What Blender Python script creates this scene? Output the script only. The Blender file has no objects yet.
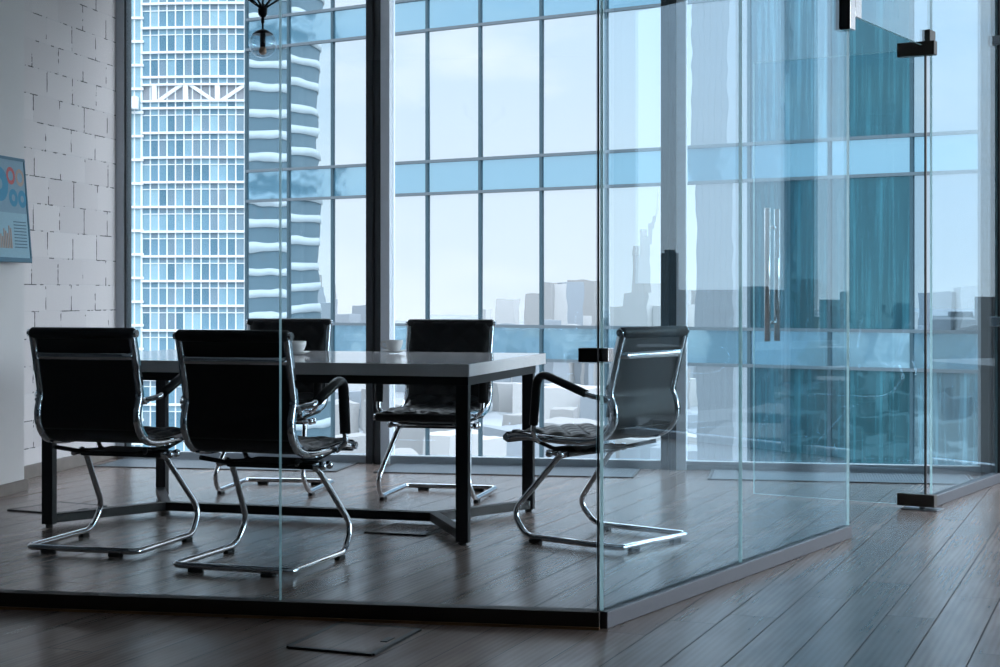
import bpy, bmesh, math, random
from mathutils import Vector, Matrix
random.seed(7)
PI = math.pi
S = bpy.context.scene
COL = S.collection

# ------------------------------------------------------------------ node helper
class NT:
    def __init__(s, name):
        s.m = bpy.data.materials.new(name); s.m.use_nodes = True
        s.t = s.m.node_tree; s.t.nodes.clear()
        s.out = s.n('ShaderNodeOutputMaterial')
    def n(s, typ, **kw):
        nd = s.t.nodes.new(typ)
        for k, v in kw.items():
            setattr(nd, k, v)
        return nd
    def l(s, a, b): s.t.links.new(a, b)
    def put(s, sock, v):
        if isinstance(v, bpy.types.NodeSocket): s.l(v, sock)
        else: sock.default_value = v
    def math(s, op, a, b=None, c=None):
        nd = s.n('ShaderNodeMath', operation=op)
        s.put(nd.inputs[0], a)
        if b is not None: s.put(nd.inputs[1], b)
        if c is not None: s.put(nd.inputs[2], c)
        return nd.outputs[0]
    def mix(s, f, a, b):
        nd = s.n('ShaderNodeMix', data_type='RGBA')
        s.put(nd.inputs[0], f)
        for q, v in ((6, a), (7, b)):
            s.put(nd.inputs[q], v if isinstance(v, bpy.types.NodeSocket) else (*v, 1))
        return nd.outputs[2]
    def ramp(s, f, stops):
        nd = s.n('ShaderNodeValToRGB')
        e = nd.color_ramp.elements
        e[0].position, e[1].position = stops[0][0], stops[-1][0]
        e[0].color, e[1].color = (*stops[0][1], 1), (*stops[-1][1], 1)
        for p, c in stops[1:-1]:
            x = e.new(p); x.color = (*c, 1)
        s.put(nd.inputs[0], f)
        return nd.outputs[0]
    def noise(s, vec, scale, detail=3.0, rough=.5):
        nd = s.n('ShaderNodeTexNoise')
        if vec is not None: s.l(vec, nd.inputs['Vector'])
        nd.inputs['Scale'].default_value = scale
        nd.inputs['Detail'].default_value = detail
        nd.inputs['Roughness'].default_value = rough
        return nd.outputs[0]
    def objco(s): return s.n('ShaderNodeTexCoord').outputs['Object']
    def xyz(s, x, y, z):
        nd = s.n('ShaderNodeCombineXYZ')
        for i, v in enumerate((x, y, z)): s.put(nd.inputs[i], v)
        return nd.outputs[0]
    def sep(s, v):
        nd = s.n('ShaderNodeSeparateXYZ'); s.l(v, nd.inputs[0]); return nd.outputs
    def wn(s, vec):
        nd = s.n('ShaderNodeTexWhiteNoise', noise_dimensions='3D'); s.l(vec, nd.inputs[0]); return nd.outputs[0]
    def bump(s, h, strength, dist):
        nd = s.n('ShaderNodeBump'); nd.inputs['Strength'].default_value = strength
        nd.inputs['Distance'].default_value = dist; s.l(h, nd.inputs['Height']); return nd.outputs[0]
    def pbr(s, col, rough=.5, metal=0.0, spec=.5, normal=None):
        p = s.n('ShaderNodeBsdfPrincipled')
        s.put(p.inputs['Base Color'], col if isinstance(col, bpy.types.NodeSocket) else (*col, 1))
        s.put(p.inputs['Roughness'], rough); s.put(p.inputs['Metallic'], metal)
        p.inputs['Specular IOR Level'].default_value = spec
        if normal is not None: s.l(normal, p.inputs['Normal'])
        s.l(p.outputs[0], s.out.inputs[0])
        return p

M = {}
def pbr(name, col, rough=.5, metal=0.0, spec=.5, var=.06, scale=30):
    """plain surface with a faint procedural variation"""
    t = NT(name)
    f = t.noise(t.objco(), scale, 2)
    c = t.mix(f, tuple(v * (1 - var) for v in col), tuple(min(1, v * (1 + var)) for v in col))
    t.pbr(c, rough, metal, spec)
    M[name] = t.m
    return t.m

pbr('leather', (.008, .009, .010), .40, 0, .25, .2, 60)
pbr('mesh_back', (.008, .008, .009), .55, 0, .35, .2, 200)
pbr('chrome', (.70, .73, .77), .07, 1)
pbr('rubber', (.012, .012, .012), .7)
pbr('black_steel', (.010, .011, .013), .5, 0, .3)
pbr('dark_fitting', (.055, .049, .042), .4, .3)
pbr('steel', (.62, .62, .63), .22, 1)
pbr('laminate', (.74, .71, .72), .09, 0, .5, .02, 8)
pbr('end_lit_white', (.88, .84, .84), .4)  # paler than the laminate: window light on the table ends, put into colour
pbr('china', (.80, .79, .78), .2)
pbr('mullion_grey', (.060, .064, .070), .42, .3)
pbr('frame_grey', (.42, .45, .49), .45, .2)
pbr('frame_light', (.78, .82, .88), .5, 0, .4)
pbr('sill_grey', (.42, .46, .50), .4, .2)
pbr('rail_steel', (.088, .095, .112), .5, .2)
pbr('rail_dark', (.020, .014, .011), .6)
pbr('rail_glow_lip', (.20, .10, .035), .5)  # warm glow under the front rail, put into the lip's colour
pbr('grille', (.17, .20, .23), .35, .2)
pbr('ceiling_paint', (.72, .72, .73), .9)
pbr('office_paint', (.07, .07, .075), .9)
pbr('pillar_paint', (.64, .60, .59), .75, 0, .3, .04, 3)
pbr('baseboard_wood', (.20, .165, .145), .55, 0, .4, .2, 12)
pbr('silicone', (.015, .018, .02), .3)
pbr('brass_dark', (.02, .02, .022), .3, .6)
pbr('filament_copper', (.75, .42, .26), .35, .2)
pbr('white_band', (.72, .74, .76), .6)
pbr('band_dull', (.40, .42, .43), .7)
pbr('belt_grey', (.24, .26, .29), .7)
pbr('facade_frame', (.05, .085, .105), .6, 0, .2)
pbr('facade_frame_light', (.12, .145, .165), .6, 0, .2)
pbr('stone_pale', (.42, .40, .38), .9)
pbr('concrete_pale', (.22, .235, .25), .9)
pbr('concrete_warm', (.27, .255, .24), .9)
pbr('brick_dark', (.07, .065, .06), .9)
pbr('ground_dark', (.022, .032, .022), .95, 0, .2, .4, .05)
pbr('core_dark', (.03, .05, .06), .8)
pbr('board_frame', (.03, .13, .20), .35)
pbr('board_top', (.17, .29, .37), .4)
pbr('board_low', (.24, .40, .48), .4)
pbr('ink_blue', (.02, .22, .36), .5)
pbr('ink_red', (.45, .07, .07), .5)
pbr('ink_tan', (.38, .27, .22), .5)
pbr('ink_dark', (.04, .10, .15), .5)

def thin_glass(name, tint, base=.05, gain=.95, power=5.0):
    """sheet glass: clear, with a grazing-angle mirror on each face"""
    t = NT(name)
    lw = t.n('ShaderNodeLayerWeight'); lw.inputs[0].default_value = .5
    g = t.n('ShaderNodeNewGeometry')
    d = t.n('ShaderNodeVectorMath', operation='DOT_PRODUCT')
    t.l(g.outputs['Incoming'], d.inputs[0]); t.l(g.outputs['Normal'], d.inputs[1])
    c = t.math('ABSOLUTE', d.outputs['Value'])
    f = t.math('POWER', t.math('SUBTRACT', 1.0, c), power)
    f = t.math('MULTIPLY_ADD', f, gain, base)
    tr = t.n('ShaderNodeBsdfTransparent'); tr.inputs[0].default_value = (*tint, 1)
    gl = t.n('ShaderNodeBsdfGlossy'); gl.inputs['Roughness'].default_value = 0.0
    gl.inputs[0].default_value = (.74, .89, 1, 1)
    mx = t.n('ShaderNodeMixShader')
    t.l(f, mx.inputs[0]); t.l(tr.outputs[0], mx.inputs[1]); t.l(gl.outputs[0], mx.inputs[2])
    t.l(mx.outputs[0], t.out.inputs[0])
    M[name] = t.m
thin_glass('partition_glass', (.965, .985, .99), .036)
thin_glass('side_glass', (.90, .968, .985), .036)
thin_glass('door_glass', (.87, .955, .98), .036)
thin_glass('window_glass', (.97, .99, 1.0), .03)
thin_glass('globe_glass', (.90, .91, .915), .10, .85, 2.6)

def edge_glass():
    t = NT('glass_edge')
    d = t.n('ShaderNodeBsdfDiffuse'); d.inputs[0].default_value = (.55, .80, .82, 1)
    r = t.n('ShaderNodeBsdfTranslucent'); r.inputs[0].default_value = (.62, .88, .90, 1)
    g = t.n('ShaderNodeBsdfGlossy'); g.inputs[0].default_value = (.8, .95, .97, 1); g.inputs['Roughness'].default_value = .25
    a = t.n('ShaderNodeMixShader'); a.inputs[0].default_value = .6
    t.l(d.outputs[0], a.inputs[1]); t.l(r.outputs[0], a.inputs[2])
    b = t.n('ShaderNodeMixShader'); b.inputs[0].default_value = .3
    t.l(a.outputs[0], b.inputs[1]); t.l(g.outputs[0], b.inputs[2])
    t.l(b.outputs[0], t.out.inputs[0]); M['glass_edge'] = t.m
edge_glass()

def coated(name, refl, body, rough, wav, wscale, body_w=.25, curtain=False):
    """mirror-coated facade glass with a slight roller wave"""
    t = NT(name)
    co = t.objco()
    h = t.noise(co, wscale, 2, .5)
    nrm = t.bump(h, 1.0, wav)
    gl = t.n('ShaderNodeBsdfGlossy'); gl.inputs[0].default_value = (*refl, 1); gl.inputs['Roughness'].default_value = rough
    t.l(nrm, gl.inputs['Normal'])
    df = t.n('ShaderNodeBsdfDiffuse'); df.inputs[0].default_value = (*body, 1)
    if curtain:                                                        # pleated curtains hanging behind the tinted glass
        x, y, z = t.sep(co)
        cn = t.noise(t.xyz(t.math('MULTIPLY', x, 7.0), 0.0, t.math('MULTIPLY', z, .25)), 1.0, 4, .6)
        t.l(t.ramp(cn, [(.35, tuple(v * .35 for v in body)), (.52, body), (.7, tuple(min(1, v * 2.2) for v in body))]), df.inputs[0])
    mx = t.n('ShaderNodeMixShader'); mx.inputs[0].default_value = body_w
    t.l(gl.outputs[0], mx.inputs[1]); t.l(df.outputs[0], mx.inputs[2])
    t.l(mx.outputs[0], t.out.inputs[0]); M[name] = t.m
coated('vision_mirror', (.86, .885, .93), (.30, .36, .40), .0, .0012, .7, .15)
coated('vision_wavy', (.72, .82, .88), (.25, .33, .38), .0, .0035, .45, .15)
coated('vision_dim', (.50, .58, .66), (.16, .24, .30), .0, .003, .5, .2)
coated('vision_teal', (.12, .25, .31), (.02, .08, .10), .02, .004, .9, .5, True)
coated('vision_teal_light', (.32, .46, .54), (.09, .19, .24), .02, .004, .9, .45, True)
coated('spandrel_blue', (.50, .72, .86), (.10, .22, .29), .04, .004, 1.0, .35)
for i, c in enumerate([(.20, .34, .42), (.13, .25, .33), (.09, .19, .26), (.27, .42, .49), (.17, .25, .31), (.36, .30, .28)]):
    pbr('tower_glass_%s' % 'abcdef'[i], c, .15, 0, .5, .15, .3)

def floor_mat():
    t = NT('oak_planks')
    x, y, z = t.sep(t.objco())
    ang = math.atan2(.926, .376)
    ca, sa = math.cos(ang), math.sin(ang)
    u = t.math('ADD', t.math('MULTIPLY', x, ca), t.math('MULTIPLY', y, sa))
    v = t.math('SUBTRACT', t.math('MULTIPLY', y, ca), t.math('MULTIPLY', x, sa))
    W, L = .158, 1.75
    vr = t.math('DIVIDE', v, W)
    row = t.math('FLOOR', vr)
    off = t.wn(t.xyz(row, 3.1, 0.0))
    ur = t.math('ADD', t.math('DIVIDE', u, L), t.math('MULTIPLY', off, 7.0))
    pl = t.math('FLOOR', ur)
    rnd = t.wn(t.xyz(row, pl, 1.0))
    fv = t.math('ABSOLUTE', t.math('SUBTRACT', t.math('FRACT', vr), .5))
    fu = t.math('ABSOLUTE', t.math('SUBTRACT', t.math('FRACT', ur), .5))
    jv = t.math('GREATER_THAN', fv, .5 - .0021 / W)
    ju = t.math('GREATER_THAN', fu, .5 - .0020 / L)
    joint = t.math('MAXIMUM', jv, ju)
    gv = t.xyz(t.math('ADD', t.math('MULTIPLY', u, 2.2), t.math('MULTIPLY', rnd, 40.0)), t.math('MULTIPLY', v, 14.0), rnd)
    grain = t.noise(gv, 1.0, 4, .5)
    wv = t.n('ShaderNodeTexWave', wave_type='BANDS', bands_direction='Y')
    gv2 = t.xyz(t.math('ADD', t.math('MULTIPLY', u, .5), t.math('MULTIPLY', rnd, 17.0)), t.math('MULTIPLY', v, 9.0), rnd)
    t.l(gv2, wv.inputs['Vector']); wv.inputs['Scale'].default_value = 1.6
    wv.inputs['Distortion'].default_value = 6.0; wv.inputs['Detail'].default_value = 3
    g2 = t.math('ADD', t.math('MULTIPLY', grain, .88), t.math('MULTIPLY', wv.outputs[1], .12))
    c = t.ramp(g2, [(.28, (.165, .121, .105)), (.5, (.245, .187, .164)), (.72, (.315, .246, .218))])
    c = t.mix(t.math('MULTIPLY', rnd, .6), c, (.155, .118, .104))
    c = t.mix(joint, c, (.03, .025, .023))
    ro = t.math('MULTIPLY_ADD', g2, .02, .225)
    hgt = t.math('MULTIPLY', joint, -1.0)
    ro = t.math('MAXIMUM', ro, t.math('MULTIPLY', joint, .9))
    t.pbr(c, ro, 0, .5, t.bump(hgt, .3, .002))
    M['oak_planks'] = t.m
floor_mat()

def brick_mat():
    t = NT('painted_block')
    x, y, z = t.sep(t.objco())          # local x runs along the wall, z up
    C, B = .1545, .325
    zr = t.math('DIVIDE', t.math('SUBTRACT', z, .012), C)
    row = t.math('FLOOR', zr)
    wob = t.math('MULTIPLY', t.math('SUBTRACT', t.wn(t.xyz(row, 5.0, 0.0)), .5), .16)
    xr = t.math('ADD', t.math('ADD', t.math('DIVIDE', x, B), t.math('MULTIPLY', t.math('MODULO', row, 2.0), .5)), wob)
    fz = t.math('ABSOLUTE', t.math('SUBTRACT', t.math('FRACT', zr), .5))
    fx = t.math('ABSOLUTE', t.math('SUBTRACT', t.math('FRACT', xr), .5))
    co = t.objco()
    n1 = t.noise(co, 9.0, 3, .6); n2 = t.noise(co, 40, 2)
    gz = t.math('GREATER_THAN', fz, t.math('SUBTRACT', .5, t.math('MULTIPLY', n2, .036)))
    gx = t.math('GREATER_THAN', fx, t.math('SUBTRACT', .5, t.math('MULTIPLY', n2, .030)))
    gz = t.math('MULTIPLY', gz, t.math('GREATER_THAN', n1, .53))
    gx = t.math('MULTIPLY', gx, t.math('GREATER_THAN', n1, .49))
    gap = t.math('MAXIMUM', gz, gx)
    dz = t.math('GREATER_THAN', fz, .475); dx = t.math('GREATER_THAN', fx, .487)
    dent = t.math('MAXIMUM', dz, dx)
    blk = t.wn(t.xyz(row, t.math('FLOOR', xr), 2.0))
    c = t.mix(blk, (.62, .56, .555), (.69, .63, .62))
    c = t.mix(t.math('MULTIPLY', dent, .25), c, (.56, .54, .55))
    c = t.mix(t.math('MULTIPLY', gap, .9), c, (.035, .032, .03))
    hg = t.math('SUBTRACT', t.math('MULTIPLY', n2, .25), t.math('ADD', t.math('MULTIPLY', dent, .4), gap))
    t.pbr(c, .8, 0, .3, t.bump(hg, .5, .006))
    M['painted_block'] = t.m
brick_mat()

def ground_mat():
    t = NT('city_ground')
    co = t.objco()
    vo = t.n('ShaderNodeTexVoronoi'); t.l(co, vo.inputs['Vector']); vo.inputs['Scale'].default_value = .02
    f = t.noise(co, .006, 5, .6)
    c = t.mix(f, (.13, .15, .15), (.30, .30, .30))
    c = t.mix(t.math('MULTIPLY', t.n('ShaderNodeSeparateColor').outputs[0], 0.0), c, c)
    s = t.n('ShaderNodeSeparateColor'); t.l(vo.outputs['Color'], s.inputs[0])
    c = t.mix(t.math('MULTIPLY', s.outputs[0], .55), c, (.42, .43, .44))
    t.pbr(c, .9, 0, .2); M['city_ground'] = t.m
ground_mat()

# ------------------------------------------------------------------ mesh helper
class MB:
    def __init__(s): s.b = bmesh.new()
    def vf(s, vs, fs, mi=0, smooth=False):
        bv = [s.b.verts.new(v) for v in vs]
        out = []
        for f in fs:
            try:
                q = s.b.faces.new([bv[i] for i in f]); q.material_index = mi; q.smooth = smooth; out.append(q)
            except ValueError: pass
        return out
    def box(s, x0, x1, y0, y1, z0, z1, mi=0, mat=None):
        vs = [Vector((x, y, z)) for z in (z0, z1) for y in (y0, y1) for x in (x0, x1)]
        if mat: vs = [mat @ v for v in vs]
        s.vf(vs, [(0, 2, 3, 1), (4, 5, 7, 6), (0, 1, 5, 4), (1, 3, 7, 5), (3, 2, 6, 7), (2, 0, 4, 6)], mi)
        return s
    def beam(s, p, q, w, h, mi=0, up=(0, 0, 1)):
        """rectangular bar from p to q, w wide across, h along up"""
        p, q = Vector(p), Vector(q); d = (q - p); L = d.length; d.normalize()
        u = Vector(up); sd = d.cross(u)
        if sd.length < 1e-4: u = Vector((1, 0, 0)); sd = d.cross(u)
        sd.normalize(); u = sd.cross(d).normalized()
        m = Matrix((( d.x, sd.x, u.x, p.x), (d.y, sd.y, u.y, p.y), (d.z, sd.z, u.z, p.z), (0, 0, 0, 1)))
        return s.box(0, L, -w / 2, w / 2, -h / 2, h / 2, mi, m)
    def sweep(s, pts, prof, up=None, mi=0, smooth=True, closed=False, caps=True, scales=None):
        """sweep a closed 2-D profile (side, up) along pts"""
        P = [Vector(p) for p in pts]; n = len(P); rings = []
        ref = None
        for i in range(n):
            if closed: d = P[(i + 1) % n] - P[i - 1]
            else: d = P[min(i + 1, n - 1)] - P[max(i - 1, 0)]
            d.normalize()
            if up is not None: sd = d.cross(Vector(up))
            else:
                if ref is None:
                    a = Vector((0, 0, 1)) if abs(d.z) < .9 else Vector((1, 0, 0))
                    sd = d.cross(a)
                else: sd = ref - d * ref.dot(d)
            if sd.length < 1e-6: sd = ref.copy() if ref else Vector((1, 0, 0))
            sd.normalize(); ref = sd
            u = sd.cross(d).normalized()
            k = scales[i] if scales else 1
            rings.append([P[i] + sd * a * k + u * b * k for a, b in prof])
        m = len(prof); vs = [v for r in rings for v in r]; fs = []
        for i in range(n if closed else n - 1):
            j = (i + 1) % n
            for k in range(m):
                k2 = (k + 1) % m
                fs.append((i * m + k, i * m + k2, j * m + k2, j * m + k))
        s.vf(vs, fs, mi, smooth)
        if caps and not closed:
            s.vf(rings[0], [tuple(range(m))], mi); s.vf(rings[-1], [tuple(reversed(range(m)))], mi)
        return s
    def tube(s, pts, r, mi=0, seg=12, **k): return s.sweep(pts, circ(r, r, seg), None, mi, **k)
    def cyl(s, p, q, r, mi=0, seg=16): return s.sweep([p, q], circ(r, r, seg), None, mi)
    def lathe(s, prof, c=(0, 0, 0), seg=28, mi=0):
        c = Vector(c); n = len(prof); vs = []
        for r, z in prof:
            for k in range(seg):
                a = 2 * PI * k / seg; vs.append(c + Vector((r * math.cos(a), r * math.sin(a), z)))
        fs = [(i * seg + k, i * seg + (k + 1) % seg, (i + 1) * seg + (k + 1) % seg, (i + 1) * seg + k) for i in range(n - 1) for k in range(seg)]
        s.vf(vs, fs, mi, True); return s
    def build(s, name, mats, parent=None, bevel=0, loc=None, rotz=None, weld=True):
        if weld: bmesh.ops.remove_doubles(s.b, verts=s.b.verts, dist=1e-5)
        bmesh.ops.recalc_face_normals(s.b, faces=s.b.faces)
        me = bpy.data.meshes.new(name); s.b.to_mesh(me); s.b.free()
        if not isinstance(mats, (list, tuple)): mats = [mats]
        for m in mats: me.materials.append(M[m])
        o = bpy.data.objects.new(name, me); COL.objects.link(o)
        if parent: o.parent = parent
        if loc: o.location = loc
        if rotz is not None: o.rotation_euler.z = rotz
        if bevel:
            b = o.modifiers.new('soft_edge', 'BEVEL'); b.width = bevel; b.segments = 2; b.limit_method = 'ANGLE'
        return o

def circ(a, b, n=12): return [(a * math.cos(2 * PI * k / n), b * math.sin(2 * PI * k / n)) for k in range(n)]
def rect(a, b): return [(-a / 2, -b / 2), (a / 2, -b / 2), (a / 2, b / 2), (-a / 2, b / 2)]

def curve(pts, r=.05, seg=8):
    """polyline with rounded corners; r is one radius or a list for the inner points"""
    P = [Vector(p) for p in pts]; out = [P[0]]
    for i in range(1, len(P) - 1):
        rr = r[i - 1] if isinstance(r, (list, tuple)) else r
        a, b = P[i - 1] - P[i], P[i + 1] - P[i]
        th = a.angle(b); t = rr / math.tan(th / 2)
        t = min(t, a.length * .49, b.length * .49)
        s, e = P[i] + a.normalized() * t, P[i] + b.normalized() * t
        for k in range(seg + 1):
            f = k / seg
            out.append((1 - f) ** 2 * s + 2 * f * (1 - f) * P[i] + f * f * e)
    out.append(P[-1]); return out

def spline(pts, step=.012):
    """Catmull-Rom through pts, then even steps"""
    P = [Vector(p) for p in pts]; P = [2 * P[0] - P[1]] + P + [2 * P[-1] - P[-2]]
    raw = []
    for i in range(1, len(P) - 2):
        for k in range(24):
            t = k / 24; a, b, c, d = P[i - 1:i + 3]
            raw.append(.5 * ((2 * b) + (c - a) * t + (2 * a - 5 * b + 4 * c - d) * t * t + (3 * b - a - 3 * c + d) * t ** 3))
    raw.append(P[-2])
    out = [raw[0]]; acc = 0
    for a, b in zip(raw, raw[1:]):
        acc += (b - a).length
        if acc >= step: out.append(b); acc = 0
    if (out[-1] - raw[-1]).length > step * .3: out.append(raw[-1])
    return out

def tag(o, label, cat, group=None, kind=None):
    o['label'] = label; o['category'] = cat
    if group: o['group'] = group
    if kind: o['kind'] = kind
    return o
def empty(name, loc=(0, 0, 0), rotz=0, **k):
    o = bpy.data.objects.new(name, None); COL.objects.link(o); o.empty_display_size = .1
    o.location = loc; o.rotation_euler.z = rotz; return o
def dup(root, loc, rotz):
    r = root.copy(); COL.objects.link(r); r.location = loc; r.rotation_euler = (0, 0, rotz)
    for ch in root.children:
        c = ch.copy(); COL.objects.link(c); c.parent = r
        for g in ch.children:
            d = g.copy(); COL.objects.link(d); d.parent = c
    return r

# ------------------------------------------------------------------ axes of the place (metres; x right, y away, z up)
WD = Vector((.9837, -.180, 0)); WN = Vector((-.180, -.9837, 0))      # along the window wall / into the room
W0 = Vector((-.743, 9.905, 0))
WANG = math.atan2(WD.y, WD.x)
CEIL = 3.2

# ================================================================== ROOM SHELL
def wpt(t, d=0, z=0): return W0 + WD * t + WN * d + Vector((0, 0, z))

fl = MB()
p = [wpt(-2.6, -.16), wpt(8.75, -.16), wpt(8.75, 14.5), wpt(-2.6, 14.5)]
fl.vf(p + [v - Vector((0, 0, .12)) for v in p], [(0, 1, 2, 3), (7, 6, 5, 4)] + [(i, i + 4, (i + 1) % 4 + 4, (i + 1) % 4) for i in range(4)])
o = fl.build('floor', 'oak_planks'); tag(o, 'grey brown oak plank floor of the meeting room and corridor', 'floor', kind='structure')
ce = MB()
p = [v + Vector((0, 0, CEIL)) for v in p]
ce.vf(p + [v + Vector((0, 0, .2)) for v in p], [(3, 2, 1, 0), (4, 5, 6, 7)] + [(i, (i + 1) % 4, (i + 1) % 4 + 4, i + 4) for i in range(4)])
o = ce.build('ceiling', 'ceiling_paint'); tag(o, 'plain grey office ceiling above the glass room', 'ceiling', kind='structure')

# left brick wall: local x runs from the window corner back to the pillar
LW = wpt(-1.722, 0)
BD = Vector((-.19, -.9818, 0)); BANG = math.atan2(BD.y, BD.x)
o = MB().box(-.2, 2.6, -.25, 0, 0, CEIL).build('wall_left', 'painted_block', loc=LW, rotz=BANG)
tag(o, 'white painted block wall with dark open joints beside the window', 'wall', kind='structure')
o = MB().box(0, 1.75, .0, .016, 0, .075).build('baseboard_left', 'baseboard_wood', loc=LW, rotz=BANG, bevel=.003)
tag(o, 'brown wooden baseboard along the foot of the block wall', 'baseboard', kind='structure')
# smooth pillar running towards the camera, proud of the blocks
PL = Vector((-2.525, 8.49, 0))
o = MB().box(0, 1.6, -.5, 0, 0, CEIL).build('wall_pillar', 'pillar_paint', loc=PL, rotz=BANG)
tag(o, 'smooth pale plastered wall end carrying the chart board', 'wall', kind='structure')
bb = MB().box(-.012, 1.6, 0, .018, 0, .058)
bb.box(-.012, 0, -.4, .018, 0, .058)
o = bb.build('baseboard_pillar', 'baseboard_wood', loc=PL, rotz=BANG, bevel=.003)
tag(o, 'grey brown baseboard at the foot of the smooth plastered wall', 'baseboard', kind='structure')
o = MB().box(1.6, 12.4, -.7, -.12, 0, CEIL).build('wall_corridor', 'office_paint', loc=PL, rotz=BANG)
tag(o, 'dark grey corridor wall on the left in front of the meeting room', 'wall', kind='structure')
o = MB().box(-4, 9.5, 0, .2, 0, CEIL).build('wall_back', 'office_paint', loc=wpt(0, 14.3), rotz=WANG)
tag(o, 'grey office wall behind the corridor', 'wall', kind='structure')
EW = wpt(8.6, 14.3); EANG = math.atan2(-WN.y, -WN.x)
r = empty('window_20', EW, EANG); tag(r, 'window wall at the far right end of the office floor', 'window', kind='structure')
for k in range(5, 9):
    MB().box(k * 1.78 - .05, k * 1.78 + .05, -.1, .05, 0, CEIL).build('mullion', 'mullion_grey', r)
    if k < 8: MB().box(k * 1.78 + .05, k * 1.78 + 1.73, -.02, .004, .05, CEIL - .05).build('glass_pane', 'window_glass', r)
o = MB().box(-.2, 5 * 1.78 - .05, -.2, 0, 0, CEIL).build('wall_end', 'office_paint', loc=EW, rotz=EANG)
tag(o, 'dark grey office wall right of the corridor', 'wall', kind='structure')

# windows: mullion on the left, pane, bottom and top rails
TS = [-1.70, 0.0, 1.804, 3.632, 5.45, 7.25, 8.45]
LBL = ['left window bay between the block wall and the first mullion', 'window bay behind the two far chairs',
       'window bay behind the glass partition with the teal panes beyond', 'narrow glimpse of window bay right of the black post',
       'window bay along the corridor beyond the partition']
for i in range(len(TS) - 1):
    r = empty('window_%d' % (i + 1), wpt(TS[i]), WANG)
    tag(r, LBL[min(i, 4)], 'window', kind='structure')
    w = TS[i + 1] - TS[i]
    b = MB()
    if i == 0:
        b.box(-.032, .034, -.04, .06, 0, CEIL)
        b.build('mullion', 'frame_grey', r, .004)
        MB().box(.034, .046, -.035, .05, 0, CEIL).build('gasket', 'silicone', r)
    else:
        b.box(-.060, -.016, -.115, .05, 0, CEIL); b.box(-.016, .004, -.10, .036, 0, CEIL); b.box(.004, .032, -.115, .05, 0, CEIL)
        b.build('mullion', 'mullion_grey', r, .003)
        MB().box(.032, .088, -.11, .03, 0, CEIL).build('pressure_strip', 'frame_light', r)
    MB().box(.088 if i else .046, w - .06, -.03, -.006, .05, CEIL - .05).build('glass_pane', 'window_glass', r)
    b = MB(); b.box(.05, w - .058, -.09, .02, 0, .032); b.box(.05, w - .058, -.09, -.03, .032, .05)
    b.build('bottom_rail', 'sill_grey', r, .003)
    MB().box(.05, w - .058, -.09, .02, CEIL - .05, CEIL).build('top_rail', 'mullion_grey', r, .003)
r = MB().box(-.055, .055, -.13, .05, 0, CEIL).build('trim_1', 'frame_grey', loc=wpt(8.5), rotz=WANG)
tag(r, 'end post of the window wall', 'post', kind='structure')

# ================================================================== GLASS PARTITION
C0 = Vector((.312, 4.982, 0)); FL0 = Vector((-3.6, 4.982 + .1688 * 3.918, 0))
FD = (FL0 - C0).normalized(); FANG = math.atan2(FD.y, FD.x)          # front, running left from the corner
SDV = Vector((.533, .846, 0)); SANG = math.atan2(SDV.y, SDV.x)       # side, running away from the corner
def pane(r, x0, x1, z0, z1, name='glass_pane', glass='partition_glass', y=0, th=.012):
    b = MB(); f = []
    vs = [Vector((x, yy, z)) for z in (z0, z1) for yy in (y - th / 2, y + th / 2) for x in (x0, x1)]
    b.vf(vs, [(0, 1, 5, 4), (3, 2, 6, 7)], 0)
    b.vf(vs, [(0, 2, 3, 1), (4, 5, 7, 6), (1, 3, 7, 5), (2, 0, 4, 6)], 1)
    return b.build(name, [glass, 'glass_edge'], r)
front = empty('wall_front', C0, FANG)
tag(front, 'frameless glass partition across the front of the meeting room on a dark floor rail', 'glass wall', kind='structure')
JF = 1.034                                                            # joint seen left of the second chair
pane(front, .012, JF - .002, .048, CEIL); pane(front, JF + .002, 2.62, .048, CEIL); pane(front, 2.624, 3.7, .048, CEIL)
b = MB(); b.box(0.0, 3.8, -.028, .028, .008, .054); b.build('base_rail', 'rail_dark', front, .002)
b = MB(); b.box(0.0, 3.8, .012, .036, 0, .008); b.box(0.0, 3.8, -.036, -.012, 0, .008); b.build('rail_glow_lip', 'rail_glow_lip', front)
MB().box(.003, .009, -.006, .006, .05, CEIL).build('corner_seal', 'silicone', front)
b = MB(); b.box(.004, .066, -.026, .026, .828, .872); b.build('corner_clamp', 'black_steel', front, .003)

side = empty('wall_right', C0, SANG)
tag(side, 'frameless glass partition on the right of the meeting room with the door opening', 'glass wall', kind='structure')
L1 = 2.21; L2 = 3.365; L3 = 4.62                                     # door opening L1..L2, fixed pane to the window post
JS = 1.075
pane(side, .010, JS - .002, .052, CEIL, glass='side_glass'); pane(side, JS + .002, L1, .052, CEIL, glass='side_glass')
pane(side, L2 + .012, L3 - .06, .052, CEIL, glass='side_glass')
pane(side, L1 + .004, L2 + .008, 2.24, CEIL, 'transom_pane', 'side_glass')
for a, c in ((0, L1 - .02), (L2 + .005, L3 - .03)):
    MB().box(a, c, -.026, .026, 0, .052).build('base_rail', 'rail_steel', side, .003)
b = MB(); b.box(.008, .045, -.024, .024, .828, .872); b.build('corner_clamp', 'steel', side, .003)
b = MB(); b.box(L1 - .055, L1 + .012, -.03, .03, 2.165, 2.42); b.box(L1 + .012, L1 + .09, -.03, .03, 2.225, 2.42)
b.build('patch_fitting', 'steel', side, .004)
MB().box(L1 - .058, L1 - .055, -.03, .034, 2.165, 2.42).build('patch_cover', 'black_steel', side)
b = MB(); b.box(L2 - .07, L2 + .02, -.02, .02, 2.268, 2.325); b.build('pivot_bracket', 'dark_fitting', side, .003)
MB().box(L3 - .06, L3 - .045, -.02, .02, .05, CEIL).build('wall_channel', 'silicone', side)
for z in (.86, 2.41):
    MB().box(L3 - .085, L3 - .045, -.03, .03, z, z + .055).build('wall_clip', 'steel', side, .003)

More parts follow.
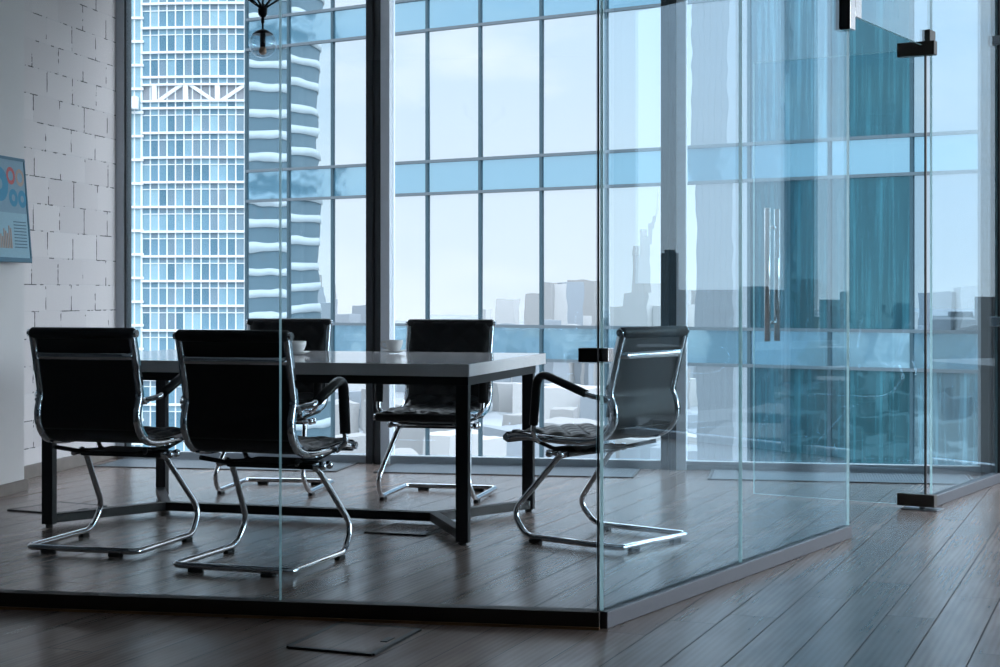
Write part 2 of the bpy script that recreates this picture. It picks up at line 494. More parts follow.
# door leaf, swung into the room; local x runs from the pivot to the free edge
PV = Vector((2.04, 7.73, 0)); DF = Vector((1.301, 8.197, 0)); DD = (DF - PV); DLEN = DD.length; DANG = math.atan2(DD.y, DD.x)
door = empty('door_1', PV, DANG)
tag(door, 'frameless glass door standing open into the meeting room with a long pull handle', 'door', kind='structure')
b = MB()
pane(door, -.012, DLEN, .018, 2.222, 'glass_leaf', 'door_glass')
MB().box(-.020, -.012, -.008, .008, .06, 2.20).build('edge_seal', 'silicone', door)
MB().box(-.066, .118, -.024, .024, .014, .074).build('lower_patch', 'dark_fitting', door, .003)
MB().box(-.066, .118, -.024, .024, 2.19, 2.258).build('upper_patch', 'dark_fitting', door, .003)
b = MB(); b.cyl((0, 0, 0), (0, 0, .03), .014); b.build('pivot_pin', 'steel', door)
MB().box(-.09, .09, -.055, .055, 0, .005).build('pivot_plate', 'grille', door, .002)
for sgn in (-1, 1):
    hx = DLEN - .10
    h = MB().cyl((hx, sgn * .062, .80), (hx, sgn * .062, 1.475), .0155).build('pull_handle', 'steel', door)
    for z in (.895, 1.38):
        MB().cyl((hx, sgn * .006, z), (hx, sgn * .062, z), .009).build('standoff', 'steel', h)

# ================================================================== CHAIRS
# local: origin on the floor under the middle of the base, +y forward
SIDE = [(.315, .436), (.23, .447), (.08, .442), (-.05, .440), (-.14, .450), (-.195, .476), (-.230, .525), (-.234, .570), (-.213, .630), (-.222, .685), (-.252, .80), (-.276, .885)]
def make_chair():
    root = empty('cantilever_chair')
    path = spline([(0, y, z) for y, z in SIDE], .0095)
    n = len(path)
    nrm, arc = [], [0]
    for i in range(n):
        d = (path[min(i + 1, n - 1)] - path[max(i - 1, 0)]).normalized()
        nrm.append(Vector((0, d.z, -d.y)).normalized() * 1)          # towards the sitter
        if i: arc.append(arc[-1] + (path[i] - path[i - 1]).length)
    for i in range(n):
        if i == 0: sgn = 1 if nrm[0].z > 0 else -1
        nrm[i] = nrm[i] * sgn
    split = min(range(n), key=lambda i: abs(path[i].z - .50) + (1 if path[i].y > 0 else 0))
    HW, TH, P = .211, .022, .118
    def quilt(x, s):
        a, b = (x + s) / P, (x - s) / P
        q = abs(math.sin(PI * a) * math.sin(PI * b)) ** .42
        e = min(1, (HW - abs(x)) / .02)
        return q * e
    def sling(i0, i1, name, roll_at):
        b = MB(); m = 40
        xs = [-HW + 2 * HW * k / m for k in range(m + 1)]
        vs = []
        for i in range(i0, i1 + 1):
            for x in xs: vs.append(path[i] + Vector((x, 0, 0)) + nrm[i] * (TH * .35 + .018 * quilt(x, arc[i])))
        k = len(vs)
        for i in range(i0, i1 + 1):
            for x in xs: vs.append(path[i] + Vector((x, 0, 0)) - nrm[i] * TH * .5)
        R = i1 - i0 + 1; w = m + 1; fs = []; fb = []
        for i in range(R - 1):
            for j in range(m):
                a = i * w + j
                fs.append((a, a + 1, a + w + 1, a + w)); fb.append((k + a, k + a + w, k + a + w + 1, k + a + 1))
            for j in (0, m):
                a = i * w + j; fb.append((a, a + w, k + a + w, k + a))
        for i in (0, R - 1):
            for j in range(m): a = i * w + j; fb.append((a, a + 1, k + a + 1, k + a))
        bv = [b.b.verts.new(v) for v in vs]
        for f in fs:
            q = b.b.faces.new([bv[i] for i in f]); q.smooth = True
        for f in fb:
            q = b.b.faces.new([bv[i] for i in f]); q.material_index = 1; q.smooth = True
        c, nn = path[roll_at], nrm[roll_at]
        b.sweep([c + Vector((x, 0, 0)) - nn * .004 for x in (-.232, -.224, .224, .232)], circ(.023, .023, 16), None, 1, scales=[.75, 1, 1, .75])
        return b.build(name, ['leather', 'mesh_back'], root)
    sling(0, split, 'seat', 0)
    sling(split, n - 1, 'backrest', n - 1)
    for sx in (-1, 1):
        b = MB()
        rp = [path[i] + Vector((sx * .222, 0, 0)) - nrm[i] * .006 for i in range(0, n, 2)] + [path[-1] + Vector((sx * .222, 0, 0)) - nrm[-1] * .006]
        b.sweep(rp, rect(.013, .034), (1, 0, 0), smooth=False) if False else b.sweep(rp, [(-.015, -.011), (.015, -.011), (.015, .011), (-.015, .011)], (1, 0, 0), smooth=True)
        for q in (0, n - 1):
            c = path[q] - nrm[q] * .004
            b.cyl(c + Vector((sx * .222, 0, 0)), c + Vector((sx * .243, 0, 0)), .015)
        b.build('side_rail', 'chrome', root)
    # flat chrome bar across the back
    zi = min(range(n), key=lambda i: abs(path[i].z - .80))
    c = path[zi] - nrm[zi] * .028
    b = MB()
    pts = curve([c + Vector((-.226, .02, 0)), c + Vector((-.19, -.006, 0)), c + Vector((.19, -.006, 0)), c + Vector((.226, .02, 0))], .04)
    b.sweep(pts, [(-.005, -.014), (.005, -.014), (.005, .014), (-.005, .014)], (0, 0, 1))
    b.build('back_stretcher', 'chrome', root)
    # armrests
    for sx in (-1, 1):
        ap = curve([(sx * .230, -.212, .615), (sx * .278, -.165, .628), (sx * .270, .118, .716), (sx * .270, .142, .46), (sx * .232, .135, .425)], [.03, .05, .03, .02], 8)
        a = MB().tube(ap, .011).build('armrest', 'chrome', root)
        wrap = curve([(sx * .276, -.135, .637), (sx * .270, .118, .719), (sx * .270, .140, .495)], [.055], 12)
        wr = MB().sweep(wrap, circ(.022, .0165, 14), (1, 0, 0) if False else None)
        wr.build('arm_pad', 'leather', a)
        MB().cyl((sx * .222, -.214, .612), (sx * .248, -.214, .612), .013).build('arm_bolt', 'chrome', a)
    # sled base of one bent tube
    r = .0125
    tube = [(-.175, .035, .372), (-.185, .07, .362), (-.232, .285, .115), (-.242, .20, .0235), (-.245, -.285, .0235),
            (.245, -.285, .0235), (.242, .20, .0235), (.232, .285, .115), (.185, .07, .362), (.175, .035, .372)]
    tp = curve(tube, [.05, .13, .10, .035, .035, .10, .13, .05], 10)
    base = MB().tube(tp, r, seg=14).build('sled_base', 'chrome', root)
    for gx, gy in ((-.15, -.285), (.15, -.285), (-.243, .15), (.243, .15)):
        w = (.028, .012) if gy < 0 else (.012, .028)
        MB().box(gx - w[0], gx + w[0], gy - w[1], gy + w[1], 0, .014).build('glide', 'rubber', base, .002)
    # under-seat carrier
    b = MB()
    b.box(-.185, .185, .02, .105, .362, .382); b.box(-.12, .12, -.07, .16, .382, .392)
    b.build('seat_carrier', 'black_steel', root, .004)
    for y in (.035, .095):
        b = MB().cyl((-.222, y, .376), (.222, y, .376), .011)
        for sx in (-1, 1):
            b.lathe([(.0, .017), (.012, .013), (.016, 0), (.012, -.013), (0, -.017)], (sx * .222, y, .376), 14)
        b.build('cross_rod', 'chrome', root)
    for sx in (-1, 1):
        for ey, tz in ((.19, .428), (-.15, .414)):
            bp = curve([(sx * .10, .06, .388), (sx * .15, .06 + (ey - .06) * .5, .388), (sx * .206, ey, tz)], .06, 8)
            MB().tube(bp, .009).build('seat_brace', 'black_steel', root)
    return root
chair = make_chair()
CH = [((-1.590, 6.650), (.27, .963), 'black leather cantilever chair seen from behind, nearest the smooth wall', 1),
      ((-.905, 6.205), (.315, .949), 'black leather cantilever chair seen from behind, right behind the front glass joint', 2),
      ((-1.190, 8.440), (-.150, -.989), 'far side chair with only its quilted top showing behind the second near chair', 3),
      ((-.320, 8.170), (-.215, -.977), 'far side chair facing the camera, quilted back behind the right hand cup', 4),
      ((.420, 6.775), (-.765, .644), 'black leather chair at the right end of the table behind the glass corner', 5)]
for i, ((x, y), (fx, fy), lab, k) in enumerate(CH):
    rz = math.atan2(fy, fx) - PI / 2
    c = chair if i == 0 else dup(chair, (x, y, 0), rz)
    if i == 0: c.location = (x, y, 0); c.rotation_euler.z = rz
    tag(c, lab, 'chair', 'cantilever chairs round the meeting table')

# ================================================================== TABLE
TA = Vector((.9625, -.2713, 0)); TANG = math.atan2(TA.y, TA.x)
tb = empty('meeting_table', (-.153, 6.629, 0), TANG)                   # origin: centre of the near right leg; -x along the table, +y across
tag(tb, 'long meeting table with pale laminate top on a black steel frame', 'table')
TL, TW = 1.935, 1.065
tt = MB().box(-TL - .062, .032, -.03, TW + .20, .698, .75).build('tabletop', 'laminate', tb, .003)
for x in (.0322, -TL - .0652):  # thin facings whose pale colour carries the light on the ends
    o = MB().box(x, x + .003, -.029, TW + .199, .699, .749).build('end_lit_facing', 'end_lit_white', tt); o['label'] = 'facing on the table end, daylight put into its paler colour'
b = MB()
for y in (0, TW): b.box(-TL - .03, .03, y - .025, y + .025, .662, .698)
for x in (-TL, 0): b.box(x - .03, x + .03, .025, TW - .025, .662, .698)
b.build('apron', 'black_steel', tb, .002)
for x in (-TL, 0):
    for y in (0, TW):
        lg = MB().box(x - .027, x + .027, y - .02, y + .02, .012, .662).build('leg', 'black_steel', tb, .002)
        MB().cyl((x, y, 0), (x, y, .014), .016).build('foot', 'rubber', lg)
def inner(x): return x + (.30 if x < -1 else -.30)
b = MB().beam((inner(-TL), TW / 2, .036), (inner(0), TW / 2, .036), .05, .04); b.build('floor_stretcher', 'black_steel', tb, .002)
for x in (-TL, 0):
    for y, q in ((.02, 1), (TW - .02, -1)):
        MB().beam((inner(x), TW / 2, .036), (x, y, .036), .045, .04).build('floor_arm', 'black_steel', tb, .002)

# cups and saucers
def cup(loc, rz, lab, slab):
    s = MB().lathe([(0, .004), (.02, .0035), (.034, .006), (.060, .015), (.062, .017), (.059, .018), (.034, .010), (.02, .008), (0, .008)], seg=36).build('saucer', 'china', loc=loc)
    tag(s, slab, 'saucer', 'white saucers on the table')
    z = .009
    c = MB().lathe([(0, .0), (.022, 0), (.024, .004), (.034, .018), (.041, .038), (.0425, .056), (.0405, .057), (.038, .038), (.031, .02), (.02, .006), (0, .005)], seg=36).build('coffee_cup', 'china', loc=(loc[0], loc[1], loc[2] + z), rotz=rz)
    tag(c, lab, 'cup', 'white cups on the table')
    h = curve([(.038, 0, .046), (.060, 0, .052), (.066, 0, .03), (.033, 0, .014)], .014, 6)
    MB().sweep(h, circ(.0035, .005, 10)).build('handle', 'china', c)
cup((-.515, 7.79, .75), math.radians(190), 'white coffee cup in front of the right far chair, handle to the left', 'white saucer under the cup nearer the right far chair')
cup((-.965, 7.62, .75), math.radians(150), 'white coffee cup half hidden by the second near chair', 'white saucer under the cup half hidden by the second near chair')

# ================================================================== PENDANT LAMP
LX, LY = -1.075, 7.25
GZ = 1.04 + (294 - 44) / (1600 / LY)
lamp = empty('pendant_lamp', (LX, LY, GZ))
tag(lamp, 'black branching pendant lamp with a clear glass globe hanging over the table', 'lamp')
R = .063
g = MB().lathe([(R * math.sin(a) if 0 < k < 24 else 0, R * math.cos(a)) for k, a in [(k, PI * k / 24) for k in range(3, 25)]], seg=36).build('globe', 'globe_glass', lamp)
MB().lathe([(0, .0665), (.012, .066), (.03, .058), (.045, .046), (.047, .043), (.040, .043), (.012, .05), (0, .05)], seg=28).build('globe_cap', 'brass_dark', lamp)
MB().lathe([(0, .05), (.013, .05), (.013, -.012), (.009, -.016), (0, -.016)], seg=18).build('socket', 'brass_dark', lamp)
MB().lathe([(.009, -.010), (.011, -.014), (.017, -.026), (.018, -.036), (.012, -.047), (0, -.05)], seg=18).build('bulb', 'filament_copper', lamp)
b = MB().cyl((0, 0, .06), (0, 0, .135), .0045); b.cyl((0, 0, .095), (0, 0, .122), .0075); b.build('stem', 'brass_dark', lamp)
MB().lathe([(0, .118), (.012, .122), (.021, .135), (.022, .158), (.014, .172), (.012, .18), (0, .18)], seg=20).build('hub', 'brass_dark', lamp)
for k in range(6):
    a = 2 * PI * k / 6 + .25
    d = Vector((math.cos(a), math.sin(a), 0))
    b = MB().tube([(d * .006) + Vector((0, 0, .160)), d * .17 + Vector((0, 0, .27))], .0048, seg=10)
    b.cyl(d * .17 + Vector((0, 0, .255)), d * .17 + Vector((0, 0, .335)), .011)
    b.build('branch_arm', 'brass_dark', lamp)
MB().cyl((0, 0, .17), (0, 0, CEIL - GZ), .005).build('drop_rod', 'brass_dark', lamp)

# ================================================================== CHART BOARD ON THE SMOOTH WALL
# local x: along the wall away from the camera's far edge (towards the viewer), y: out of the wall, z up
BZ0, BZ1 = 1.205, 1.752
bl = PL + BD * .05 + Vector((.9818, -.19, 0)) * .012
brd = empty('chart_board', (bl.x, bl.y, BZ0), BANG)
tag(brd, 'tilted blue chart board with ring graphs at the left edge of the photo', 'board')
lean = Matrix.Rotation(math.atan2(.044, BZ1 - BZ0), 4, 'X') if False else Matrix.Identity(4)
H = BZ1 - BZ0
sh = Matrix.Rotation(math.radians(4.6), 4, 'X')                        # top nearer the wall
base = Matrix.Translation((0, .055, 0)) @ sh
def bbx(b, x0, x1, z0, z1, y0, y1, mi=0): b.box(x0, x1, y0, y1, z0, z1, mi, base)
b = MB(); bbx(b, 0, .9, 0, H, -.02, .0)
for q in ((0, .9, 0, .022), (0, .9, H - .015, H)): bbx(b, *q, 0, .006)
for q in ((0, .012, .022, H - .015), (.888, .9, .022, H - .015)): bbx(b, *q, 0, .006)
b.build('board_frame', 'board_frame', brd, .002)
b = MB(); bbx(b, .012, .888, .255, H - .015, 0, .002); b.build('upper_sheet', 'board_top', brd)
b = MB(); bbx(b, .012, .888, .022, .255, 0, .002); b.build('lower_sheet', 'board_low', brd)
def ring(x, z, r0, r1, mat, ins=0):
    b = MB(); n = 32; vs = []
    for k in range(n):
        a = 2 * PI * k / n
        for r in (r0, r1): vs.append(base @ Vector((x + r * math.cos(a), .0032, z + r * math.sin(a))))
    b.vf(vs, [(2 * k, 2 * k + 1, (2 * k + 3) % (2 * n), (2 * k + 2) % (2 * n)) for k in range(n)])
    b.build('ring_graph', mat, brd)
ring(.162, .448, .026, .046, 'ink_red'); ring(.064, .444, .026, .046, 'ink_tan')
ring(.148, .334, .018, .046, 'ink_blue'); ring(.054, .332, .018, .046, 'ink_blue')
ring(.285, .40, .03, .09, 'ink_blue'); ring(.43, .448, .026, .046, 'ink_red'); ring(.43, .334, .018, .046, 'ink_blue')
b = MB()
for k in range(9): bbx(b, .035, .165 + .0, .075 + k * .0165, .0795 + k * .0165, .002, .0035)
b.build('text_lines', 'ink_dark', brd)
b = MB()
for k in range(14): h = .105 - .075 * k / 14 + .02 * math.sin(k * 2.1); bbx(b, .195 + k * .018, .206 + k * .018, .07, .07 + h, .002, .0035)
b.build('bar_graph', 'ink_tan', brd)
MB().box(.3, .6, -.012, .03, .1, .4).build('wall_bracket', 'black_steel', brd)

# ================================================================== FLOOR HATCHES AND GRILLES
def hatch(pts, lab, recess=False):
    P = [Vector((x, y, 0)) for x, y in pts]; c = sum(P, Vector()) / 4
    r = empty('floor_hatch', c); tag(r, lab, 'floor hatch', 'floor hatches')
    b = MB()
    for i in range(4):
        a, d = P[i] - c, P[(i + 1) % 4] - c
        b.beam(a + Vector((0, 0, .003)), d + Vector((0, 0, .003)), .016, .007)
    b.build('hatch_frame', 'black_steel', r)
    b = MB(); q = [(v - c) * .955 for v in P]
    b.vf([v + Vector((0, 0, .001)) for v in q] + [v + Vector((0, 0, .006)) for v in q], [(3, 2, 1, 0), (4, 5, 6, 7)] + [(i, (i + 1) % 4, (i + 1) % 4 + 4, i + 4) for i in range(4)])
    b.build('hatch_lid', 'oak_planks', r)
    e = (P[1] + P[2]) / 2 - c; e2 = (P[2] - P[1]).normalized()
    b = MB(); b.beam(e * .78 - e2 * .03 + Vector((0, 0, .0065)), e * .78 + e2 * .03 + Vector((0, 0, .0065)), .022, .003)
    b.build('lift_grip', 'black_steel', r)
hatch([(-.62, 4.70), (-.366, 4.60), (-.250, 4.945), (-.505, 5.035)], 'square floor hatch in the corridor boards in front of the glass')
hatch([(-.585, 6.965), (-.325, 6.872), (-.24, 7.13), (-.47, 7.215)], 'square floor hatch under the right end of the meeting table')
hatch([(-2.36, 7.68), (-2.01, 7.52), (-1.93, 7.83), (-2.19, 7.96)], 'square floor hatch under the left end of the meeting table')
GR = [(-1.62, -.12, 'trench grille along the window, leftmost, by the block wall'), (.12, 1.62, 'trench grille along the window behind the far right chair'),
      (2.05, 3.50, 'trench grille along the window by the glass door')]
for t0, t1, lab in GR:
    r = empty('floor_grille', wpt(t0, .08), WANG); tag(r, lab, 'floor grille', 'trench grilles along the window')
    w = t1 - t0
    b = MB()
    for y in (0, -.50): b.box(0, w, y - .008, y + .008, 0, .006)
    for x in (0, w): b.box(x - .008, x + .008, -.50, 0, 0, .006)
    b.build('grille_frame', 'mullion_grey', r)
    b = MB(); k = int(w / .016)
    b.box(.01, w - .01, -.495, -.005, .0005, .002)
    for i in range(k):
        x = .012 + (w - .024) * i / k
        b.box(x, x + .009, -.492, -.008, .002, .006)
    b.build('grille_slats', 'grille', r)

# ================================================================== OUTSIDE: FACADE ACROSS THE STREET
F0 = Vector((3.575, 35.75, 0)); FDIR = Vector((.842, -.539, 0)).normalized(); FNRM = Vector((-FDIR.y * -1, 0, 0))
FNRM = Vector((FDIR.y, -FDIR.x, 0)).normalized()                       # towards us
FA = math.atan2(FDIR.y, FDIR.x)
def mirror(v): d = (v - F0).dot(FNRM); return v - 2 * d * FNRM
TB = [-12.2, -10.75, -9.3, -7.85, -6.35, -4.80, -3.09, -1.36, .42, 2.16, 3.98, 5.74, 7.45, 9.2, 11.0]
fac = empty('office_building', F0, FA)
tag(fac, 'glass office building filling the view across the street, sky mirrored in its panes', 'building')
FRONT = -.0
def fbox(b, t0, t1, d0, d1, z0, z1, mi=0): b.box(t0, t1, d0, d1, z0, z1, mi)
for k in range(-1, 4):
    zs = .28 + 4 * (k - 1)                                              # bottom of the vision strip
    for i in range(len(TB) - 1):
        a, c = TB[i] + .03, TB[i + 1] - .03
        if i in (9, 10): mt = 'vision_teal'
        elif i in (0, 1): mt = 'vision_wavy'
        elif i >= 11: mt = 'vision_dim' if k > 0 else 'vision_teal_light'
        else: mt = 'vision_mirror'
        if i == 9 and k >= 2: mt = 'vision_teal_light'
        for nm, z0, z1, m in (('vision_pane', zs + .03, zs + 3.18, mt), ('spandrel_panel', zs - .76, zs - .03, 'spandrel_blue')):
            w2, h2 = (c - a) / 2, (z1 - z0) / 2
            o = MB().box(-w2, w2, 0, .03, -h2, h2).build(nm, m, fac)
            o.location = ((a + c) / 2, 0, (z0 + z1) / 2)
            o.rotation_euler = (math.radians(random.uniform(-.25, .25)), 0, math.radians(random.uniform(-.3, .3)))
ZB, ZT = -70.0, 15.4
for i, t in enumerate(TB):
    w = .034
    MB().box(t - w, t + w, -.05, .14, -8.5, 15.5).build('mullion', 'facade_frame', fac)
for k in range(-1, 5):
    zs = .28 + 4 * (k - 1)
    for z in (zs, zs - .79):
        MB().box(TB[0], TB[-1], -.06, .12, z - .035, z + .035).build('transom', 'facade_frame_light', fac)
b = MB(); b.box(TB[0], TB[-1], .16, 24, ZB, ZT)
b.build('core', 'core_dark', fac)
b = MB()                                                               # the rest of the same curtain wall, above and below the window view
for k in list(range(-17, -1)):
    zs = .28 + 4 * (k - 1)
    for i in range(len(TB) - 1):
        b.box(TB[i] + .04, TB[i + 1] - .04, 0, .03, zs + .03, zs + 3.18, 0 if i not in (9, 10) else 2)
        b.box(TB[i] + .04, TB[i + 1] - .04, 0, .03, zs - .76, zs - .03, 1)
b.build('curtain_wall', ['vision_mirror', 'spandrel_blue', 'vision_teal'], fac)

# ================================================================== OUTSIDE: ROUND TOWER ON THE LEFT
def band_tower(name, cx, cy, R, z_list, zlo, zhi, a0, a1, step, label, belt=None, wide=.16, nmull=True, sp=None):
    """round tower; a0..a1 in degrees measured from the side that faces the room"""
    r = empty(name, (cx, cy, zlo)); tag(r, label, 'building')
    def pt(a, rr, z): a = math.radians(a); return Vector((rr * math.sin(a), -rr * math.cos(a), z - zlo))
    n = int((a1 - a0) / step); A = [a0 + (a1 - a0) * i / n for i in range(n + 1)]
    # glass cells
    levels = []
    zz = sorted(z_list)
    for lo, hi in zip([zlo] + zz, zz + [zhi]):
        levels += [(lo, hi - 1.02), (hi - 1.02, hi)] if hi - lo > 1.5 else [(lo, hi)]
    mats = ['tower_glass_' + q for q in 'abcdef']
    b = MB(); rnd = random.Random(3)
    for i in range(n):
        colw = rnd.choice([0, 0, 1, 3])
        for q, (lo, hi) in enumerate(levels):
            mi = rnd.choice([colw, colw, 0, 1, 2, 4])
            if i == int(n * .72) and rnd.random() < .75: mi = 5
            if (hi - lo) < 1.3: mi = rnd.choice([1, 4, 0])
            b.vf([pt(A[i], R, lo), pt(A[i + 1], R, lo), pt(A[i + 1], R, hi), pt(A[i], R, hi)], [(0, 1, 2, 3)], mi)
    b.build('glazing', mats, r, weld=False)
    def arc(rr0, rr1, z0, z1, name, mat, aa=A):
        b = MB(); vs = []
        for a in aa: vs += [pt(a, rr0, z0), pt(a, rr1, z0), pt(a, rr1, z1), pt(a, rr0, z1)]
        fs = []
        for i in range(len(aa) - 1):
            for k in range(4): fs.append((4 * i + k, 4 * i + (k + 1) % 4, 4 * i + 4 + (k + 1) % 4, 4 * i + 4 + k))
        b.vf(vs, fs); return b.build(name, mat, r)
    for z in zz:
        if belt and belt[0] - .5 < z < belt[1] + .5: continue
        arc(R - .05, R + .45, z - wide, z + wide, 'floor_band', 'white_band')
        arc(R - .05, R + .14, z - 1.08, z - .96, 'transom', 'white_band')
    if nmull:
        for a in A:
            b = MB(); p, q = pt(a, R + .05, zlo), pt(a, R + .05, zhi)
            b.beam(p, q, .17, .2, up=(pt(a, 1, zlo) - pt(a, 0, zlo)).normalized()); b.build('mullion', 'white_band', r)
    if belt:
        arc(R - .6, R + .02, belt[0], belt[1], 'belt_wall', 'belt_grey')
        for z in belt: arc(R - .05, R + .5, z - .14, z + .14, 'belt_cornice', 'white_band')
        cols = [sp[0] + sp[1] * i for i in range(6)]; q = sp[1]
        for i, a in enumerate(cols):
            b = MB(); b.beam(pt(a, R + .25, belt[0]), pt(a, R + .25, belt[1]), .7, .4, up=pt(a, 1, zlo)); b.build('truss_post', 'white_band', r)
            if i + 1 < len(cols):
                e0, e1 = (a + q * .12, a + q * .88)
                z0, z1 = (belt[0], belt[1]) if i % 2 == 0 else (belt[1], belt[0])
                b = MB(); b.beam(pt(e0, R + .2, z0), pt(e1, R + .2, z1), .35, .5); b.build('truss_brace', 'white_band', r)
    return r
PPM = 6.86
def tz(y): return 1.04 + (294 - y) / PPM
zl = [tz(y) for y in (-46, -21.3, 3.4, 27.6, 52.2, 76.9)] + [tz(108 + 24.72 * i) for i in range(15)]
tower = band_tower('office_tower', -39.0, 313, 80, zl, tz(480), tz(-60), -9.6, 14, .905,
                   'pale office tower with white floor bands at the left of the window', (tz(101), tz(84.5)), sp=(-8.2, 3.35))
# stair wing at the tower's left shoulder
b = MB(); X0, X1 = -16.6, -13.2
wz = [tz(17.3 + 23.7 * i) - tz(480) for i in range(-2, 19)]
b.box(X0, X1, -79.0, -72, 0, tz(-60) - tz(480)); b.build('wing_glazing', 'tower_glass_d', tower)
for z in wz:
    MB().box(X0 - .1, X1 + .1, -79.4, -72, z - .17, z + .17).build('wing_band', 'white_band', tower)
for q in range(4):
    x = X0 + (X1 - X0) * (q + .15) / 3.4
    MB().box(x - .09, x + .09, -79.15, -78.9, 0, tz(-60) - tz(480)).build('wing_mullion', 'white_band', tower)
MB().box(X0 + .6, X1 - .6, -80.6, -78.8, tz(109) - tz(480), tz(97) - tz(480)).build('wing_balcony', 'white_band', tower)

# ================================================================== THE CITY BEHIND US, SEEN MIRRORED IN THE FACADE
def virt(x, Y): return Vector(((x - 500) / 1600 * Y, Y, 0))
v = mirror(virt(232, 262))
bt = MB()
tw2 = empty('banded_tower', (v.x, v.y, -70)); tag(tw2, 'white banded round tower seen only as a wavy mirror image in the left facade panes', 'building')
b = MB().lathe([(15.6, 0), (15.6, 150), (0, 150)], seg=48); b.build('glazing', 'facade_frame', tw2)
for k in range(41):
    z = 2.0 + 3.6 * k
    MB().lathe([(15.5, z), (15.8, z), (15.8, z + 1.3), (15.5, z + 1.3), (15.5, z)], seg=48).build('floor_band', 'band_dull', tw2)
v = mirror(virt(742, 300))
tw3 = empty('lattice_tower', (v.x, v.y, -70)); tag(tw3, 'pale gridded tower mirrored in the facade right of the second mullion', 'building')
MB().box(-6, 6, -6, 6, 0, 160).build('glazing', 'facade_frame', tw3)
b = MB()
for k in range(44): b.box(-6.2, 6.2, -6.2, 6.2, 3.6 * k, 3.6 * k + .8)
b.build('floor_bands', 'concrete_pale', tw3)
b = MB()
for k in range(7):
    for sx, sy in ((1, 0), (0, 1)):
        x = -6 + 2 * k
        if sx: b.box(x - .25, x + .25, -6.3, 6.3, 0, 160)
        else: b.box(-6.3, 6.3, x - .25, x + .25, 0, 160)
b.build('fins', 'concrete_pale', tw3)
# stepped stone tower with a spire
v = mirror(virt(645, 1500))
sp = empty('spired_tower', (v.x, v.y, -70)); tag(sp, 'stepped stone tower with a tall spire, mirrored in the facade beside the right mullion', 'building')
b = MB()
for w, z0, z1 in ((46, 0, 75), (34, 75, 112), (24, 112, 128), (14, 128, 140), (8, 140, 148)): b.box(-w / 2, w / 2, -w / 2, w / 2, z0, z1)
for sx in (-1, 1):
    for sy in (-1, 1):
        b.box(sx * 15 - 2.5, sx * 15 + 2.5, sy * 15 - 2.5, sy * 15 + 2.5, 112, 119)
        b.box(sx * 10 - 2, sx * 10 + 2, sy * 10 - 2, sy * 10 + 2, 128, 134)
for sx in (-1, 1): b.box(sx * 44 - 20, sx * 44 + 20, -18, 18, 0, 62)
b.build('tower_body', 'stone_pale', sp)
MB().lathe([(3.4, 148), (2.2, 156), (1.3, 164), (.5, 176), (0, 180)], seg=8).build('spire', 'stone_pale', sp)
o = MB().box(-5, 5, -5, 5, 0, 94); o.box(-3, 3, -3, 3, 94, 96)
o = o.build('dimming_slab', 'core_dark', loc=(771, 480, -70), rotz=math.radians(32))  # added out of view to darken the low reflection in the side glass
tag(o, 'added dark slab off to the right that darkens the reflection in the side glass', 'building')
b = MB(); rc = random.Random(11)
def blk(c, w, d, h, a, mi): b.box(-w / 2, w / 2, -d / 2, d / 2, -70, -70 + h, mi, Matrix.Translation((c.x, c.y, 0)) @ Matrix.Rotation(a, 4, 'Z'))
for k in range(420):
    Y = rc.uniform(420, 2600); x = rc.uniform(180, 1150)
    h = rc.uniform(12, 40) if rc.random() < .85 else rc.uniform(60, 90)
    if Y < 900: h = rc.uniform(8, 22)
    elif h > 50 and Y < 1500: h *= .7
    if abs(x - 645) < 70 and abs(Y - 1500) < 160: continue
    blk(mirror(virt(x, Y)), rc.uniform(12, 50), rc.uniform(12, 34), h, rc.uniform(0, PI), rc.randrange(3))
for k in range(160):
    a = rc.uniform(math.radians(15), math.radians(75)); r_ = rc.uniform(250, 1800)
    blk(Vector((r_ * math.cos(a) , r_ * math.sin(a), 0)) + Vector((60, 0, 0)), rc.uniform(15, 50), rc.uniform(15, 40), rc.uniform(20, 60 + r_ * .02), rc.uniform(0, PI), 3)
o = b.build('city_buildings', ['concrete_pale', 'concrete_warm', 'stone_pale', 'brick_dark'], weld=False)
tag(o, 'hazy spread of distant city blocks mirrored in the facade', 'city', kind='stuff')
o = MB().box(-6000, 6000, -6000, 6000, -71, -70).build('ground', 'city_ground'); tag(o, 'pale city ground far below the office floor', 'ground', kind='structure')

o = MB().box(40, 4000, -500, 4000, -70, -69).build('ground_dimmer', 'ground_dark'); tag(o, 'added dark ground below on the right that dims the side glass reflection', 'park', kind='structure')  # added dark sheet, keeps the side glass from mirroring pale ground
# ================================================================== SKY, SUN, CAMERA
w = bpy.data.worlds.new('sky'); S.world = w; w.use_nodes = True
nt = w.node_tree; nt.nodes.clear()
def N(t, **k):
    n = nt.nodes.new(t)
    for a, c in k.items(): setattr(n, a, c)
    return n
out = N('ShaderNodeOutputWorld'); bg = N('ShaderNodeBackground'); tc = N('ShaderNodeTexCoord')
sx = N('ShaderNodeSeparateXYZ'); nt.links.new(tc.outputs['Generated'], sx.inputs[0])
rp = N('ShaderNodeValToRGB'); e = rp.color_ramp.elements
e[0].position = 0.0; e[0].color = (.84, .87, .91, 1); e[1].position = .75; e[1].color = (.55, .62, .72, 1)
q = e.new(.16); q.color = (.66, .77, .89, 1)
nt.links.new(sx.outputs[2], rp.inputs[0])
mp = N('ShaderNodeMapping'); mp.inputs['Scale'].default_value = (1, 1, 3.2); nt.links.new(tc.outputs['Generated'], mp.inputs[0])
ns = N('ShaderNodeTexNoise'); ns.inputs['Scale'].default_value = 3.4; ns.inputs['Detail'].default_value = 7; ns.inputs['Roughness'].default_value = .58
nt.links.new(mp.outputs[0], ns.inputs['Vector'])
cr = N('ShaderNodeValToRGB'); cr.color_ramp.elements[0].position = .46; cr.color_ramp.elements[1].position = .66
nt.links.new(ns.outputs[0], cr.inputs[0])
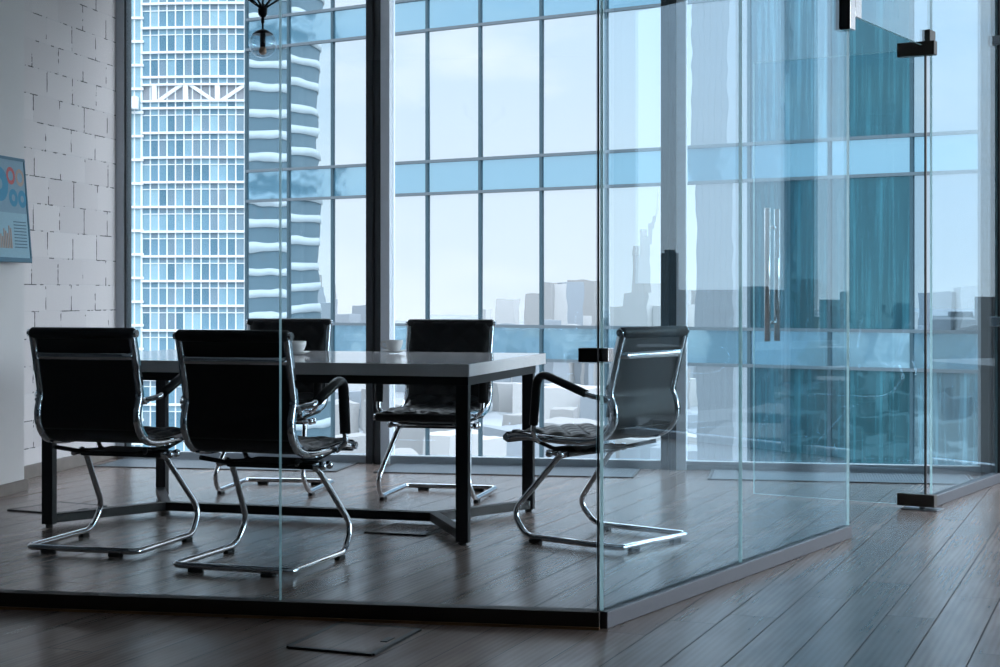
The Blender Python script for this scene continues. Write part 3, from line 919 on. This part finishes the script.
mx = N('ShaderNodeMix', data_type='RGBA'); nt.links.new(cr.outputs[0], mx.inputs[0]); nt.links.new(rp.outputs[0], mx.inputs[6]); mx.inputs[7].default_value = (.96, .96, .97, 1)
nt.links.new(mx.outputs[2], bg.inputs[0])
zr = N('ShaderNodeMapRange', interpolation_type='SMOOTHSTEP')         # overcast sky: several times brighter overhead than at the horizon
nt.links.new(sx.outputs[2], zr.inputs[0])
for q, val in ((1, .22), (2, .62), (3, 1.45), (4, 6.0)): zr.inputs[q].default_value = val
# glow added to the right of the sky to brighten the room from that side
dt = N('ShaderNodeVectorMath', operation='DOT_PRODUCT'); nt.links.new(tc.outputs['Generated'], dt.inputs[0]); dt.inputs[1].default_value = (.958, -.10, .27)
def MT(op, a, b):
    n = N('ShaderNodeMath', operation=op)
    for i_, v_ in enumerate((a, b)):
        if isinstance(v_, bpy.types.NodeSocket): nt.links.new(v_, n.inputs[i_])
        else: n.inputs[i_].default_value = v_
    return n.outputs[0]
gl_ = MT('MULTIPLY', MT('POWER', MT('MAXIMUM', dt.outputs['Value'], 0.0), 14.0), 14.0)
nt.links.new(MT('ADD', zr.outputs[0], gl_), bg.inputs[1])
nt.links.new(bg.outputs[0], out.inputs[0])

sl = bpy.data.lights.new('sun', 'SUN'); sl.energy = .25; sl.angle = math.radians(6); sl.color = (1, .98, .96)
so = bpy.data.objects.new('sun', sl); COL.objects.link(so)
so.rotation_euler = Vector((.25, .75, -.5)).to_track_quat('-Z', 'Y').to_euler()

cd = bpy.data.cameras.new('camera'); cam = bpy.data.objects.new('camera', cd); COL.objects.link(cam)
cam.location = (0, 0, 1.04); cam.rotation_euler = (PI / 2, 0, 0)
cd.sensor_width = 36; cd.lens = 1600 / 1000 * 36
cd.shift_y = -(333.5 - 294) / 1000
cd.clip_end = 20000; cd.clip_start = .05
S.camera = cam
S.view_settings.view_transform = 'Standard'; S.view_settings.look = 'None'
S.view_settings.gamma = 1; S.view_settings.use_curve_mapping = False
S.view_settings.exposure = 0.08
cy = S.cycles
cy.use_denoising = True
cy.max_bounces = 12; cy.diffuse_bounces = 5; cy.glossy_bounces = 6; cy.transparent_max_bounces = 40; cy.transmission_bounces = 8
cy.sample_clamp_indirect = 6; cy.caustics_reflective = True
